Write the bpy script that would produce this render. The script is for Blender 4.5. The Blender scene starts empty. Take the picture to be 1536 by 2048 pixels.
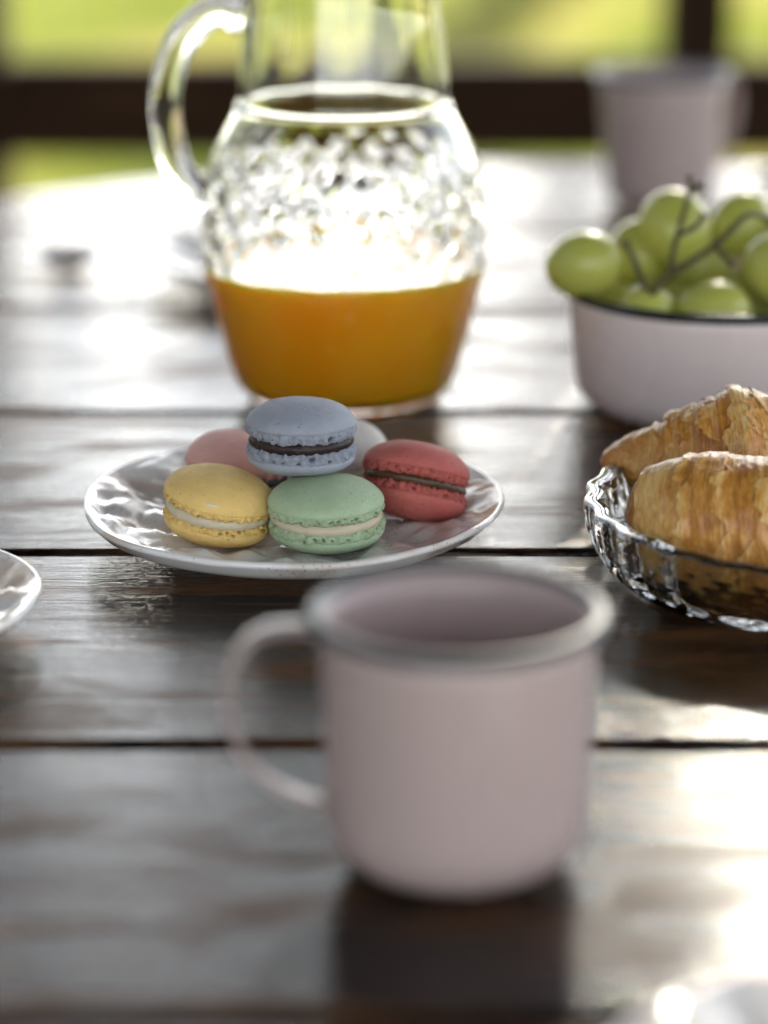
import bpy, bmesh, math, random
import numpy as np
from mathutils import Vector, Matrix, noise

random.seed(7)
PI = math.pi
R = math.radians
sc = bpy.context.scene
C = sc.collection

# ------------------------------------------------------------------ camera
TOP = 0.75                                   # height of the table top
cam_d = bpy.data.cameras.new('camera')
cam = bpy.data.objects.new('camera', cam_d)
C.objects.link(cam)
cam.location = (0, 0, TOP + 0.342)
cam.rotation_euler = (R(90 - 17.1), 0, 0)
cam_d.sensor_fit = 'VERTICAL'
cam_d.sensor_height = 36
cam_d.lens = 98.44
cam_d.clip_start = 0.05
cam_d.clip_end = 2000
cam_d.dof.use_dof = True
cam_d.dof.focus_distance = 1.078
cam_d.dof.aperture_fstop = 3.3
cam_d.dof.aperture_blades = 9
sc.camera = cam

# ------------------------------------------------------------------ sky, sun, exposure
SUN_EL, SUN_AZ = 24.5, 9.3                  # azimuth: degrees to the right of +Y
w = bpy.data.worlds.new('World')
sc.world = w
w.use_nodes = True
nt = w.node_tree
nt.nodes.clear()
wo = nt.nodes.new('ShaderNodeOutputWorld')
bg = nt.nodes.new('ShaderNodeBackground')
sky = nt.nodes.new('ShaderNodeTexSky')
sky.sky_type = 'NISHITA'
sky.sun_disc = False
sky.sun_elevation = R(SUN_EL)
sky.sun_rotation = R(SUN_AZ)
sky.air_density = 1.0
sky.dust_density = 0.36
sky.ozone_density = 1.0
bg.inputs['Strength'].default_value = 0.13
hs = nt.nodes.new('ShaderNodeHueSaturation')      # thin white summer haze over the whole sky
hs.inputs['Saturation'].default_value = 0.34
nt.links.new(sky.outputs[0], hs.inputs['Color'])
nt.links.new(hs.outputs[0], bg.inputs[0])
nt.links.new(bg.outputs[0], wo.inputs[0])

sun_d = bpy.data.lights.new('sun', 'SUN')
sun_d.energy = 4.4
sun_d.angle = R(0.53)
sun_d.color = (1.0, 0.90, 0.74)
sun = bpy.data.objects.new('sun', sun_d)
C.objects.link(sun)
sdir = Vector((math.sin(R(SUN_AZ)) * math.cos(R(SUN_EL)), math.cos(R(SUN_AZ)) * math.cos(R(SUN_EL)), math.sin(R(SUN_EL))))
sun.rotation_euler = (-sdir).to_track_quat('-Z', 'Y').to_euler()
sun.location = sdir * 30

sc.view_settings.view_transform = 'Standard'
sc.view_settings.look = 'None'
sc.view_settings.exposure = 2.2
sc.view_settings.gamma = 1.0
sc.view_settings.use_curve_mapping = False
sc.render.engine = 'CYCLES'
cy = sc.cycles
cy.use_denoising = True
cy.max_bounces = 16
cy.transmission_bounces = 14
cy.glossy_bounces = 8
cy.diffuse_bounces = 4
cy.transparent_max_bounces = 16
cy.caustics_reflective = True
cy.caustics_refractive = True
cy.blur_glossy = 0.6
cy.sample_clamp_indirect = 8.0

# ------------------------------------------------------------------ material helpers
class NT:
    """small helper to write node trees"""
    def __init__(s, name):
        s.m = bpy.data.materials.new(name)
        s.m.use_nodes = True
        s.t = s.m.node_tree
        s.b = s.t.nodes['Principled BSDF']
        s.out = s.t.nodes['Material Output']

    def n(s, kind, **kw):
        x = s.t.nodes.new('ShaderNode' + kind)
        for k, v in kw.items():
            setattr(x, k, v)
        return x

    def l(s, a, b):
        s.t.links.new(a, b)

    def val(s, x, v):
        if isinstance(v, (int, float, tuple)):
            x.default_value = v
        else:
            s.l(v, x)

    def coord(s, scale=(1, 1, 1), kind='Object', rand=0.0):
        tc = s.n('TexCoord')
        mp = s.n('Mapping')
        mp.inputs['Scale'].default_value = scale
        s.l(tc.outputs[kind], mp.inputs['Vector'])
        if rand:
            oi = s.n('ObjectInfo')
            mu = s.n('Math', operation='MULTIPLY')
            s.l(oi.outputs['Random'], mu.inputs[0])
            mu.inputs[1].default_value = rand
            s.l(mu.outputs[0], mp.inputs['Location'])
        return mp.outputs[0]

    def noise(s, vec, scale=5, detail=4, rough=0.5, dist=0.0):
        x = s.n('TexNoise')
        s.l(vec, x.inputs['Vector'])
        x.inputs['Scale'].default_value = scale
        x.inputs['Detail'].default_value = detail
        x.inputs['Roughness'].default_value = rough
        x.inputs['Distortion'].default_value = dist
        return x.outputs['Fac']

    def voro(s, vec, scale=5, feature='F1', rnd=1.0):
        x = s.n('TexVoronoi', feature=feature)
        s.l(vec, x.inputs['Vector'])
        x.inputs['Scale'].default_value = scale
        x.inputs['Randomness'].default_value = rnd
        return x.outputs['Distance']

    def ramp(s, fac, stops):
        x = s.n('ValToRGB')
        e = x.color_ramp.elements
        while len(e) < len(stops):
            e.new(0.5)
        for i, (p, c) in enumerate(stops):
            e[i].position = p
            if isinstance(c, (int, float)):
                c = (c, c, c)
            e[i].color = (*c[:3], 1)
        s.l(fac, x.inputs[0])
        return x.outputs[0]

    def mix(s, fac, a, b, mode='MIX'):
        x = s.n('MixRGB', blend_type=mode)
        for i, v in ((0, fac), (1, a), (2, b)):
            if isinstance(v, (int, float)):
                x.inputs[i].default_value = v if i == 0 else (v, v, v, 1)
            elif isinstance(v, tuple):
                x.inputs[i].default_value = (*v[:3], 1)
            else:
                s.l(v, x.inputs[i])
        return x.outputs[0]

    def math(s, op, a, b=0.0):
        x = s.n('Math', operation=op)
        for i, v in ((0, a), (1, b)):
            if isinstance(v, (int, float)):
                x.inputs[i].default_value = v
            else:
                s.l(v, x.inputs[i])
        return x.outputs[0]

    def bump(s, h, strength=0.3, dist=0.001, prev=None):
        x = s.n('Bump')
        x.inputs['Strength'].default_value = strength
        x.inputs['Distance'].default_value = dist
        s.l(h, x.inputs['Height'])
        if prev is not None:
            s.l(prev, x.inputs['Normal'])
        return x.outputs[0]

    def set(s, **kw):
        for k, v in kw.items():
            sock = s.b.inputs[k.replace('_', ' ')]
            if isinstance(v, (int, float)):
                sock.default_value = v
            elif isinstance(v, tuple):
                sock.default_value = (*v[:3], 1) if len(sock.default_value) == 4 else v
            else:
                s.l(v, sock)
        return s


def mat_table():
    m = NT('varnished_dark_wood')
    big = m.coord((1, 1, 1), rand=7.0)
    grain_v = m.coord((1.6, 26, 1), rand=7.0)
    fine_v = m.coord((9, 150, 9), rand=7.0)
    grain = m.noise(grain_v, 6, 6, 0.62, 0.4)
    fine = m.noise(fine_v, 6, 5, 0.6)
    blot = m.noise(big, 9, 4, 0.55)
    col = m.ramp(grain, [(0.25, (0.004, 0.0021, 0.0016)), (0.55, (0.010, 0.0048, 0.003)), (0.8, (0.024, 0.0112, 0.0055))])
    # places where the varnish has worn through to brown wood
    wv = m.coord((1.0, 2.6, 1), rand=7.0)
    worn = m.ramp(m.mix(0.35, m.noise(wv, 9, 4, 0.6, 0.6), grain), [(0.47, 0.0), (0.58, 1.0)])
    col = m.mix(m.math('MULTIPLY', worn, 0.85), col, m.ramp(fine, [(0.3, (0.060, 0.026, 0.011)), (0.7, (0.19, 0.090, 0.038))]))
    rough = m.ramp(m.noise(grain_v, 3, 5, 0.6), [(0.3, 0.05), (0.75, 0.13)])
    rough = m.math('ADD', rough, m.math('MULTIPLY', worn, 0.16))
    h = m.mix(0.5, grain, fine)
    pits_v = m.coord((30, 190, 30), rand=7.0)
    b1 = m.bump(h, 0.36, 0.0009)
    b2 = m.bump(m.noise(pits_v, 3, 3, 0.7), 0.26, 0.0005, b1)
    scr = m.ramp(m.noise(m.coord((2.0, 240, 2), rand=3.0), 5, 2, 0.5), [(0.66, 0.0), (0.70, 1.0)])
    b2 = m.bump(scr, -0.25, 0.0004, b2)
    wav = m.bump(m.noise(m.coord((3, 16, 3), rand=7.0), 2.0, 2, 0.5), 0.10, 0.005, b2)
    spec = m.math('SUBTRACT', 0.19, m.math('MULTIPLY', worn, 0.155))
    m.set(Base_Color=col, Roughness=rough, Normal=wav, Specular_IOR_Level=spec)
    return m.m


def mat_flat(name, col, rough=0.5, metal=0.0, bump=0.0, scale=200, var=0.0, **kw):
    m = NT(name)
    v = m.coord()
    c = col
    if var:
        c = m.mix(m.ramp(m.noise(v, scale * 0.15, 4, 0.6), [(0.3, 0), (0.7, 1)]), tuple(x * (1 - var) for x in col), tuple(min(1, x * (1 + var)) for x in col))
    m.set(Base_Color=c, Roughness=rough, Metallic=metal)
    if bump:
        m.set(Normal=m.bump(m.noise(v, scale, 4, 0.6), bump, 0.0006))
    if kw:
        m.set(**kw)
    return m.m


def mat_enamel(name, col):
    m = NT(name)
    v = m.coord()
    spots = m.ramp(m.noise(v, 160, 2, 0.5), [(0.70, 0), (0.76, 1)])
    c = m.mix(m.math('MULTIPLY', spots, 0.12), col, tuple(x * 0.6 for x in col))
    m.set(Base_Color=c, Roughness=m.ramp(m.noise(v, 30, 3), [(0.3, 0.20), (0.7, 0.30)]),
          Normal=m.bump(m.noise(v, 22, 2), 0.06, 0.002), Specular_IOR_Level=0.4)
    return m.m


def mat_ceramic():
    m = NT('speckled_cream_ceramic')
    v = m.coord()
    thin = m.ramp(m.noise(v, 26, 3, 0.6, 0.8), [(0.50, 0), (0.66, 1)])
    col = m.mix(m.math('MULTIPLY', thin, 0.75), (0.88, 0.85, 0.83), (0.62, 0.48, 0.39))
    patch = m.ramp(m.noise(v, 38, 3, 0.6), [(0.50, 0), (0.62, 1)])
    speck = m.ramp(m.voro(v, 560), [(0.16, 1), (0.24, 0)])
    speck2 = m.ramp(m.voro(v, 240), [(0.06, 1), (0.10, 0)])
    s = m.math('MAXIMUM', m.math('MULTIPLY', speck, patch), speck2)
    col = m.mix(m.math('MULTIPLY', s, 0.8), col, (0.16, 0.075, 0.04))
    m.set(Base_Color=col, Roughness=0.13, Specular_IOR_Level=0.6, Normal=m.bump(m.noise(v, 90, 2), 0.06, 0.001))
    return m.m


def mat_macaron(name, col, dark, speck=0.0):
    m = NT(name)
    v = m.coord()
    c = m.mix(m.ramp(m.noise(v, 120, 4, 0.6), [(0.3, 0), (0.75, 1)]), col, tuple(min(1, x * 1.13 + 0.012) for x in col))
    sp = m.ramp(m.voro(v, 420), [(0.13, 1), (0.20, 0)])
    gate = m.ramp(m.noise(v, 150, 2), [(0.52, 0), (0.60, 1)])
    c = m.mix(m.math('MULTIPLY', m.math('MULTIPLY', sp, gate), 0.5 + speck), c, dark)
    b = m.bump(m.noise(v, 1000, 3, 0.65), 0.75, 0.0006)
    b = m.bump(m.noise(v, 260, 4, 0.6), 0.35, 0.0009, b)
    m.set(Base_Color=c, Roughness=0.62, Normal=b, Subsurface_Weight=0.12, Subsurface_Radius=(0.004, 0.003, 0.002), Subsurface_Scale=0.6, Specular_IOR_Level=0.35)
    return m.m


def mat_foot(name, col, dark):
    m = NT(name)
    v = m.coord()
    at = m.n('Attribute', attribute_name='pit')
    c = m.mix(m.ramp(m.noise(v, 480, 4, 0.7), [(0.36, 0), (0.62, 1)]), tuple(x * 0.78 for x in col), tuple(min(1, x * 1.08) for x in col))
    small = m.ramp(m.voro(v, 1100), [(0.14, 1), (0.24, 0)])
    gate = m.ramp(m.noise(v, 260, 2), [(0.54, 0), (0.64, 1)])
    k = m.math('MAXIMUM', m.math('MULTIPLY', small, gate), at.outputs['Fac'])
    c = m.mix(m.math('MULTIPLY', k, 0.75), c, dark)  # shade inside the small holes is mixed into the foot colour
    b = m.bump(m.noise(v, 700, 5, 0.7), 0.6, 0.0009)
    b = m.bump(m.math('SUBTRACT', 1.0, k), 0.5, 0.0006, b)
    m.set(Base_Color=c, Roughness=0.8, Normal=b, Specular_IOR_Level=0.2)
    return m.m


def mat_glass(name, rough=0.0, col=(0.985, 0.99, 0.985), ior=1.47):
    m = NT(name)
    m.set(Base_Color=col, Roughness=rough, IOR=ior, Transmission_Weight=1.0)
    return m.m


def mat_juice():
    m = NT('cloudy_orange_juice')
    v = m.coord((1, 1, 0.5))
    c = m.mix(m.ramp(m.noise(v, 30, 3, 0.5), [(0.35, 0), (0.7, 1)]), (0.98, 0.43, 0.016), (1.0, 0.53, 0.035))
    pulp = m.ramp(m.noise(m.coord((1, 1, 0.35)), 190, 2, 0.5), [(0.66, 0), (0.74, 1)])
    c = m.mix(m.math('MULTIPLY', pulp, 0.5), c, (1.0, 0.75, 0.25))
    m.set(Base_Color=c, Roughness=0.12, IOR=1.34, Subsurface_Weight=1.0, Subsurface_Radius=(0.030, 0.014, 0.002), Subsurface_Scale=0.9)
    return m.m


def mat_croissant():
    m = NT('baked_croissant_crust')
    v = m.coord()
    a = m.n('Attribute', attribute_name='bake').outputs['Fac']
    u = m.n('Attribute', attribute_name='along').outputs['Fac']
    comb = m.n('CombineXYZ')
    m.l(m.math('MULTIPLY', u, 60.0), comb.inputs[0])
    st = m.noise(comb.outputs[0], 3.2, 4, 0.6)
    ac = m.n('Attribute', attribute_name='round').outputs['Fac']
    cv = m.n('CombineXYZ')
    m.l(m.math('MULTIPLY', u, 22.0), cv.inputs[0])
    m.l(m.math('MULTIPLY', ac, 4.0), cv.inputs[1])
    n1 = m.mix(0.45, m.noise(cv.outputs[0], 2.2, 5, 0.62, 0.8), m.noise(v, 60, 5, 0.65, 0.6))
    blis = m.ramp(m.voro(v, 260), [(0.05, 1.0), (0.45, 0.0)])
    fac = m.math('ADD', m.math('ADD', m.math('MULTIPLY', a, 0.55), m.math('MULTIPLY', m.math('SUBTRACT', n1, 0.5), 1.7)), m.math('ADD', m.math('MULTIPLY', m.math('SUBTRACT', st, 0.5), 0.14), 0.49))
    c = m.ramp(m.math('MULTIPLY', fac, 0.70), [(0.26, (0.76, 0.55, 0.28)), (0.40, (0.68, 0.41, 0.135)), (0.54, (0.56, 0.245, 0.045)), (0.70, (0.34, 0.12, 0.021)), (0.92, (0.13, 0.044, 0.011))])
    b = m.bump(st, 0.16, 0.0008)
    b = m.bump(blis, 0.25, 0.0005, b)
    b = m.bump(m.noise(m.coord((1, 1, 1)), 260, 5, 0.65), 0.35, 0.0008, b)
    m.set(Base_Color=c, Roughness=m.ramp(n1, [(0.3, 0.26), (0.7, 0.50)]), Normal=b, Specular_IOR_Level=0.5,
          Subsurface_Weight=0.1, Subsurface_Radius=(0.006, 0.003, 0.001), Subsurface_Scale=0.5)
    return m.m


def mat_grape():
    m = NT('green_grape_skin')
    v = m.coord((1, 1, 1), rand=3.0)
    c = m.mix(m.ramp(m.noise(v, 40, 3, 0.5), [(0.35, 0), (0.7, 1)]), (0.33, 0.355, 0.068), (0.52, 0.50, 0.12))
    bl = m.ramp(m.noise(v, 90, 4, 0.6), [(0.66, 0), (0.74, 1)])
    c = m.mix(m.math('MULTIPLY', bl, 0.35), c, (0.22, 0.15, 0.03))
    m.set(Base_Color=c, Roughness=m.ramp(m.noise(v, 60, 3), [(0.3, 0.22), (0.7, 0.42)]), Specular_IOR_Level=0.5,
          Subsurface_Weight=0.8, Subsurface_Radius=(0.010, 0.010, 0.003), Subsurface_Scale=0.6)
    return m.m


def mat_lawn():
    m = NT('lawn_earth_and_turf')
    v = m.coord()
    n = m.noise(v, 0.9, 4, 0.6)
    c = m.ramp(n, [(0.34, (0.045, 0.085, 0.014)), (0.5, (0.085, 0.115, 0.020)), (0.66, (0.15, 0.135, 0.045))])
    c = m.mix(m.ramp(m.noise(v, 22, 4, 0.7), [(0.35, 0), (0.7, 1)]), c, (0.10, 0.13, 0.022))
    m.set(Base_Color=c, Roughness=0.9, Normal=m.bump(m.noise(v, 60, 4, 0.7), 0.6, 0.03))
    return m.m


def mat_blade():
    m = NT('grass_blade')
    v = m.coord()
    n = m.noise(v, 0.8, 4, 0.6)
    c = m.ramp(n, [(0.36, (0.13, 0.17, 0.024)), (0.48, (0.235, 0.275, 0.044)), (0.62, (0.42, 0.37, 0.12))])
    m.set(Base_Color=c, Roughness=0.55, Specular_IOR_Level=0.3)
    tr = m.n('BsdfTranslucent')
    m.l(c, tr.inputs[0])
    mx = m.n('MixShader')
    mx.inputs[0].default_value = 0.45
    m.l(m.b.outputs[0], mx.inputs[1])
    m.l(tr.outputs[0], mx.inputs[2])
    m.l(mx.outputs[0], m.out.inputs[0])
    return m.m


def mat_leaf(name, col):
    m = NT(name)
    v = m.coord()
    c = m.mix(m.ramp(m.noise(v, 1.4, 3), [(0.3, 0), (0.7, 1)]), tuple(x * 0.7 for x in col), tuple(x * 1.35 for x in col))
    m.set(Base_Color=c, Roughness=0.5, Specular_IOR_Level=0.3)
    tr = m.n('BsdfTranslucent')
    m.l(c, tr.inputs[0])
    mx = m.n('MixShader')
    mx.inputs[0].default_value = 0.35
    m.l(m.b.outputs[0], mx.inputs[1])
    m.l(tr.outputs[0], mx.inputs[2])
    m.l(mx.outputs[0], m.out.inputs[0])
    return m.m


def mat_wood(name, dark, light, rough=0.6, axis=0, spec=0.4):
    m = NT(name)
    s = [14, 14, 14]
    s[axis] = 1.2
    v = m.coord(tuple(s), rand=5.0)
    g = m.noise(v, 4, 5, 0.6, 0.5)
    m.set(Base_Color=m.ramp(g, [(0.3, dark), (0.7, light)]), Roughness=rough, Normal=m.bump(g, 0.3, 0.003), Specular_IOR_Level=spec)
    return m.m


M = {
    'table': mat_table(),
    'mauve': mat_enamel('mauve_enamel', (0.44, 0.338, 0.320)),
    'mauve_pale': mat_enamel('pale_pink_enamel', (0.66, 0.55, 0.53)),
    'rim': mat_flat('grey_enamel_rim', (0.060, 0.062, 0.070), 0.42),
    'rim_black': mat_flat('black_enamel_rim', (0.012, 0.012, 0.013), 0.2),
    'ceramic': mat_ceramic(),
    'glass': mat_glass('clear_pressed_glass'),
    'crystal': mat_glass('cut_crystal_glass', 0.0, (0.97, 0.98, 0.975), 1.52),
    'juice': mat_juice(),
    'croissant': mat_croissant(),
    'grape': mat_grape(),
    'stem': mat_flat('grape_stem', (0.060, 0.048, 0.016), 0.75, bump=0.5, scale=400, var=0.5),
    'steel': mat_flat('polished_steel', (0.62, 0.61, 0.60), 0.12, 1.0),
    'linen': mat_flat('white_linen', (0.80, 0.79, 0.77), 0.85, bump=0.5, scale=600),
    'lawn': mat_lawn(),
    'blade': mat_blade(),
    'post': mat_wood('dark_stained_timber', (0.012, 0.007, 0.0045), (0.035, 0.019, 0.010), 0.95, 2, 0.1),
    'rail': mat_wood('dark_stained_rail', (0.012, 0.007, 0.0045), (0.040, 0.021, 0.011), 0.95, 0, 0.1),
    'deck': mat_wood('deck_boards', (0.05, 0.03, 0.018), (0.11, 0.07, 0.045), 0.7, 0),
    'bench': mat_wood('tan_bench_wood', (0.26, 0.15, 0.085), (0.42, 0.27, 0.17), 0.6, 0),
    'bark': mat_wood('tree_bark', (0.03, 0.02, 0.013), (0.10, 0.07, 0.045), 0.9, 2),
    'leaf': mat_leaf('tree_leaf', (0.055, 0.095, 0.016)),
    'cream': mat_flat('vanilla_cream_filling', (0.60, 0.52, 0.38), 0.5, bump=0.3, scale=300, Subsurface_Weight=0.3, Subsurface_Radius=(0.004, 0.003, 0.002), Subsurface_Scale=0.6),
    'choc': mat_flat('chocolate_filling', (0.020, 0.0075, 0.006), 0.5, bump=0.8, scale=500, var=0.6),
    'brownfill': mat_flat('brown_jam_filling', (0.07, 0.034, 0.014), 0.4, bump=0.7, scale=400, var=0.4),
    'smear': mat_flat('dried_cream_smear', (0.82, 0.74, 0.58), 0.7, bump=0.6, scale=700),
}

# ------------------------------------------------------------------ mesh helpers
def tag(o, label=None, cat=None, group=None, kind=None):
    for k, v in (('label', label), ('category', cat), ('group', group), ('kind', kind)):
        if v:
            o[k] = v
    return o


def empty(name, loc=(0, 0, 0), rot=(0, 0, 0)):
    o = bpy.data.objects.new(name, None)
    o.empty_display_size = 0.02
    C.objects.link(o)
    o.location = loc
    o.rotation_euler = rot
    return o


def link(name, me, mat, parent=None, loc=(0, 0, 0), rot=(0, 0, 0), smooth=True):
    if mat is not None and not me.materials:
        me.materials.append(mat)
    if smooth:
        me.polygons.foreach_set('use_smooth', [True] * len(me.polygons))
    o = bpy.data.objects.new(name, me)
    C.objects.link(o)
    o.parent = parent
    o.location = loc
    o.rotation_euler = rot
    return o


def mesh(name, verts, faces, attrs=None):
    me = bpy.data.meshes.new(name)
    me.from_pydata([tuple(v) for v in verts], [], faces)
    for k, vals in (attrs or {}).items():
        a = me.attributes.new(k, 'FLOAT', 'POINT')
        a.data.foreach_set('value', np.asarray(vals, dtype=np.float32))
    me.update()
    return me


def ring_mesh(name, rings, close_u=True, cap0=True, cap1=True, attrs=None, loop_v=False):
    """rings: list of equally long lists of points; quads between neighbours"""
    n = len(rings[0])
    verts = [p for r in rings for p in r]
    faces = []
    m = len(rings)
    for i in range(m if loop_v else m - 1):
        a, b = i * n, ((i + 1) % m) * n
        for j in range(n if close_u else n - 1):
            k = (j + 1) % n
            faces.append((a + j, a + k, b + k, b + j))
    at = {k: list(v) for k, v in (attrs or {}).items()}
    if cap0 and not loop_v:
        c = Vector((0, 0, 0))
        for p in rings[0]:
            c += Vector(p)
        verts.append(c / n)
        ci = len(verts) - 1
        faces += [(ci, (j + 1) % n, j) for j in range(n)]
        for k in at:
            at[k].append(at[k][0])
    if cap1 and not loop_v:
        c = Vector((0, 0, 0))
        for p in rings[-1]:
            c += Vector(p)
        verts.append(c / n)
        ci = len(verts) - 1
        b = (m - 1) * n
        faces += [(ci, b + j, b + (j + 1) % n) for j in range(n)]
        for k in at:
            at[k].append(at[k][(m - 1) * n])
    return mesh(name, verts, faces, at)


def lathe(name, prof, n=96, disp=None, **kw):
    """prof: list of (r, z); disp(i, theta, r, z) -> (dr, dz)"""
    rings = []
    for i, (r, z) in enumerate(prof):
        ring = []
        for j in range(n):
            t = 2 * PI * j / n
            dr, dz = disp(i, t, r, z) if disp else (0, 0)
            ring.append(((r + dr) * math.cos(t), (r + dr) * math.sin(t), z + dz))
        rings.append(ring)
    return ring_mesh(name, rings, **kw)


def smooth_path(pts, per=8):
    """Catmull-Rom through the points (any dimension)"""
    P = [np.array(p, float) for p in pts]
    P = [2 * P[0] - P[1]] + P + [2 * P[-1] - P[-2]]
    out = []
    for i in range(1, len(P) - 2):
        for k in range(per):
            t = k / per
            a, b, c, d = P[i - 1], P[i], P[i + 1], P[i + 2]
            out.append(0.5 * ((2 * b) + (-a + c) * t + (2 * a - 5 * b + 4 * c - d) * t * t + (-a + 3 * b - 3 * c + d) * t ** 3))
    out.append(P[-2])
    return out


def tube(name, path, rad, n=12, aspect=1.0, up=(0, 1, 0)):
    """sweep an ellipse (rad across the path in its plane, rad*aspect along up)"""
    rings = []
    path = [Vector(p) for p in path]
    m = len(path)
    for i, p in enumerate(path):
        t = (path[min(i + 1, m - 1)] - path[max(i - 1, 0)]).normalized()
        u = Vector(up)
        u = (u - t * u.dot(t))
        if u.length < 1e-4:
            u = Vector((1, 0, 0)) - t * t.x
        u.normalize()
        s = t.cross(u)
        r = rad[i] if isinstance(rad, (list, tuple)) else rad
        rings.append([p + u * (r * aspect * math.cos(2 * PI * j / n)) + s * (r * math.sin(2 * PI * j / n)) for j in range(n)])
    return ring_mesh(name, rings)


def box_mesh(name, sx, sy, sz, bev=0.0, seg=2):
    bm = bmesh.new()
    bmesh.ops.create_cube(bm, size=1.0)
    bmesh.ops.scale(bm, vec=(sx, sy, sz), verts=bm.verts)
    if bev:
        bmesh.ops.bevel(bm, geom=list(bm.edges), offset=bev, segments=seg, affect='EDGES', profile=0.6)
    me = bpy.data.meshes.new(name)
    bm.to_mesh(me)
    bm.free()
    return me


def nz(x, y, z=0.0):
    return noise.noise(Vector((x, y, z)))


# ------------------------------------------------------------------ ground, deck and gazebo
def ground():
    n = 40
    xs = np.sign(np.linspace(-1, 1, n)) * np.abs(np.linspace(-1, 1, n)) ** 3 * 900
    verts = [(x, y, -0.16 + (0.25 * nz(x * 0.02, y * 0.02) if abs(x) + abs(y) > 30 else 0)) for y in xs for x in xs]
    faces = [(j * n + i, j * n + i + 1, (j + 1) * n + i + 1, (j + 1) * n + i) for j in range(n - 1) for i in range(n - 1)]
    o = link('lawn', mesh('lawn', verts, faces), M['lawn'])
    o['kind'] = 'structure'
    # blades
    rng = np.random.default_rng(3)
    N = 90000
    y = 3.75 + 11.5 * rng.random(N) ** 1.2
    x = (rng.random(N) * 2 - 1) * (0.75 + 0.20 * y)
    h = 0.035 + 0.05 * rng.random(N)
    a = rng.random(N) * 2 * PI
    bw = 0.004 + 0.003 * rng.random(N)
    lean = 0.03 * rng.random(N)
    la = rng.random(N) * 2 * PI
    v = np.zeros((N, 3, 3))
    v[:, 0] = np.stack([x - bw * np.cos(a), y - bw * np.sin(a), np.full(N, -0.165)], 1)
    v[:, 1] = np.stack([x + bw * np.cos(a), y + bw * np.sin(a), np.full(N, -0.165)], 1)
    v[:, 2] = np.stack([x + lean * np.cos(la), y + lean * np.sin(la), -0.16 + h], 1)
    me = bpy.data.meshes.new('grass')
    me.vertices.add(N * 3)
    me.vertices.foreach_set('co', v.reshape(-1))
    me.loops.add(N * 3)
    me.loops.foreach_set('vertex_index', np.arange(N * 3))
    me.polygons.add(N)
    me.polygons.foreach_set('loop_start', np.arange(N) * 3)
    me.update()
    g = link('grass', me, M['blade'], smooth=False)
    tag(g, 'short sunlit yellow green grass beyond the dark railing', 'grass', kind='stuff')


ground()


def deck():
    d = link('deck', box_mesh('deck', 6.2, 6.6, 0.10), M['deck'], loc=(0, 0.3, -0.10), smooth=False)
    d['kind'] = 'structure'
    bm = box_mesh('deck_board', 6.3, 0.138, 0.03, 0.003, 1)
    for k in range(46):
        link('board', bm, M['deck'], d, loc=(0, -3.25 + 0.144 * k, 0.068), smooth=False)


deck()
FLOOR = -0.017


def gazebo():
    g = empty('gazebo', (0, 3.3, FLOOR))
    tag(g, 'dark stained timber gazebo with posts, railing and roof around the table', 'gazebo')
    pm = box_mesh('post', 0.076, 0.08, 2.62, 0.004, 2)
    # local frame: x right, y depth measured from the front railing
    for (x, y) in ((0.366, 0), (-0.482, 0), (-2.9, 0), (2.9, 0), (-2.9, -5.8), (2.9, -5.8)):
        link('post', pm, M['post'], g, loc=(x, y, 1.31), smooth=False)
    rails = [(-0.482, 0.366), (-2.9, -0.482), (0.366, 2.9)]
    for a, b in rails:
        L = b - a - 0.080
        link('rail', box_mesh('rail', L, 0.045, 0.116, 0.004, 2), M['rail'], g, loc=((a + b) / 2, 0, 0.594), smooth=False)
        link('rail', box_mesh('rail', L, 0.055, 0.05, 0.004, 2), M['rail'], g, loc=((a + b) / 2, 0, 0.99), smooth=False)
    for s in (-1, 1):
        rm = box_mesh('rail', 0.045, 5.7, 0.116, 0.004, 2)
        for z in (0.594, 0.99):
            link('rail', rm, M['rail'], g, loc=(s * 2.9, -2.9, z), smooth=False)
    # roof: two sloping planes with beams
    rf = link('roof', ring_mesh('roof', [[(-3.2, 0.12, 2.62), (3.2, 0.12, 2.62), (3.2, 0.12, 2.66), (-3.2, 0.12, 2.66)],
                                         [(-3.2, -2.9, 3.5), (3.2, -2.9, 3.5), (3.2, -2.9, 3.54), (-3.2, -2.9, 3.54)],
                                         [(-3.2, -6.0, 2.62), (3.2, -6.0, 2.62), (3.2, -6.0, 2.66), (-3.2, -6.0, 2.66)]]), M['rail'], g, smooth=False)
    for x in (-2.9, -1.45, 0.0, 1.45, 2.9):
        for s in (0, 1):
            L = math.hypot(2.9, 0.84)
            link('rafter', box_mesh('rafter', 0.05, L, 0.09), M['post'], rf,
                 loc=(x, -1.45 - 2.95 * s, 3.0), rot=((-1 if s == 0 else 1) * math.atan2(0.84, 2.9), 0, 0), smooth=False)


gazebo()


def bench():
    b = empty('wooden_bench', (-1.11, 2.86, FLOOR))
    tag(b, 'tan wooden bench by the railing at the left edge', 'bench')
    sm = box_mesh('slat', 1.30, 0.085, 0.028, 0.004, 2)
    for k in range(4):
        link('slat', sm, M['bench'], b, loc=(0, -0.15 + 0.10 * k, 0.512), smooth=False)
    lm = box_mesh('leg', 0.055, 0.055, 0.46, 0.003, 1)
    for x in (-0.55, 0.55):
        for y in (-0.14, 0.14):
            link('leg', lm, M['bench'], b, loc=(x, y, 0.23), smooth=False)
        link('cross_bar', box_mesh('cross_bar', 0.05, 0.36, 0.036), M['bench'], b, loc=(x, 0, 0.4785), smooth=False)


bench()


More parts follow.
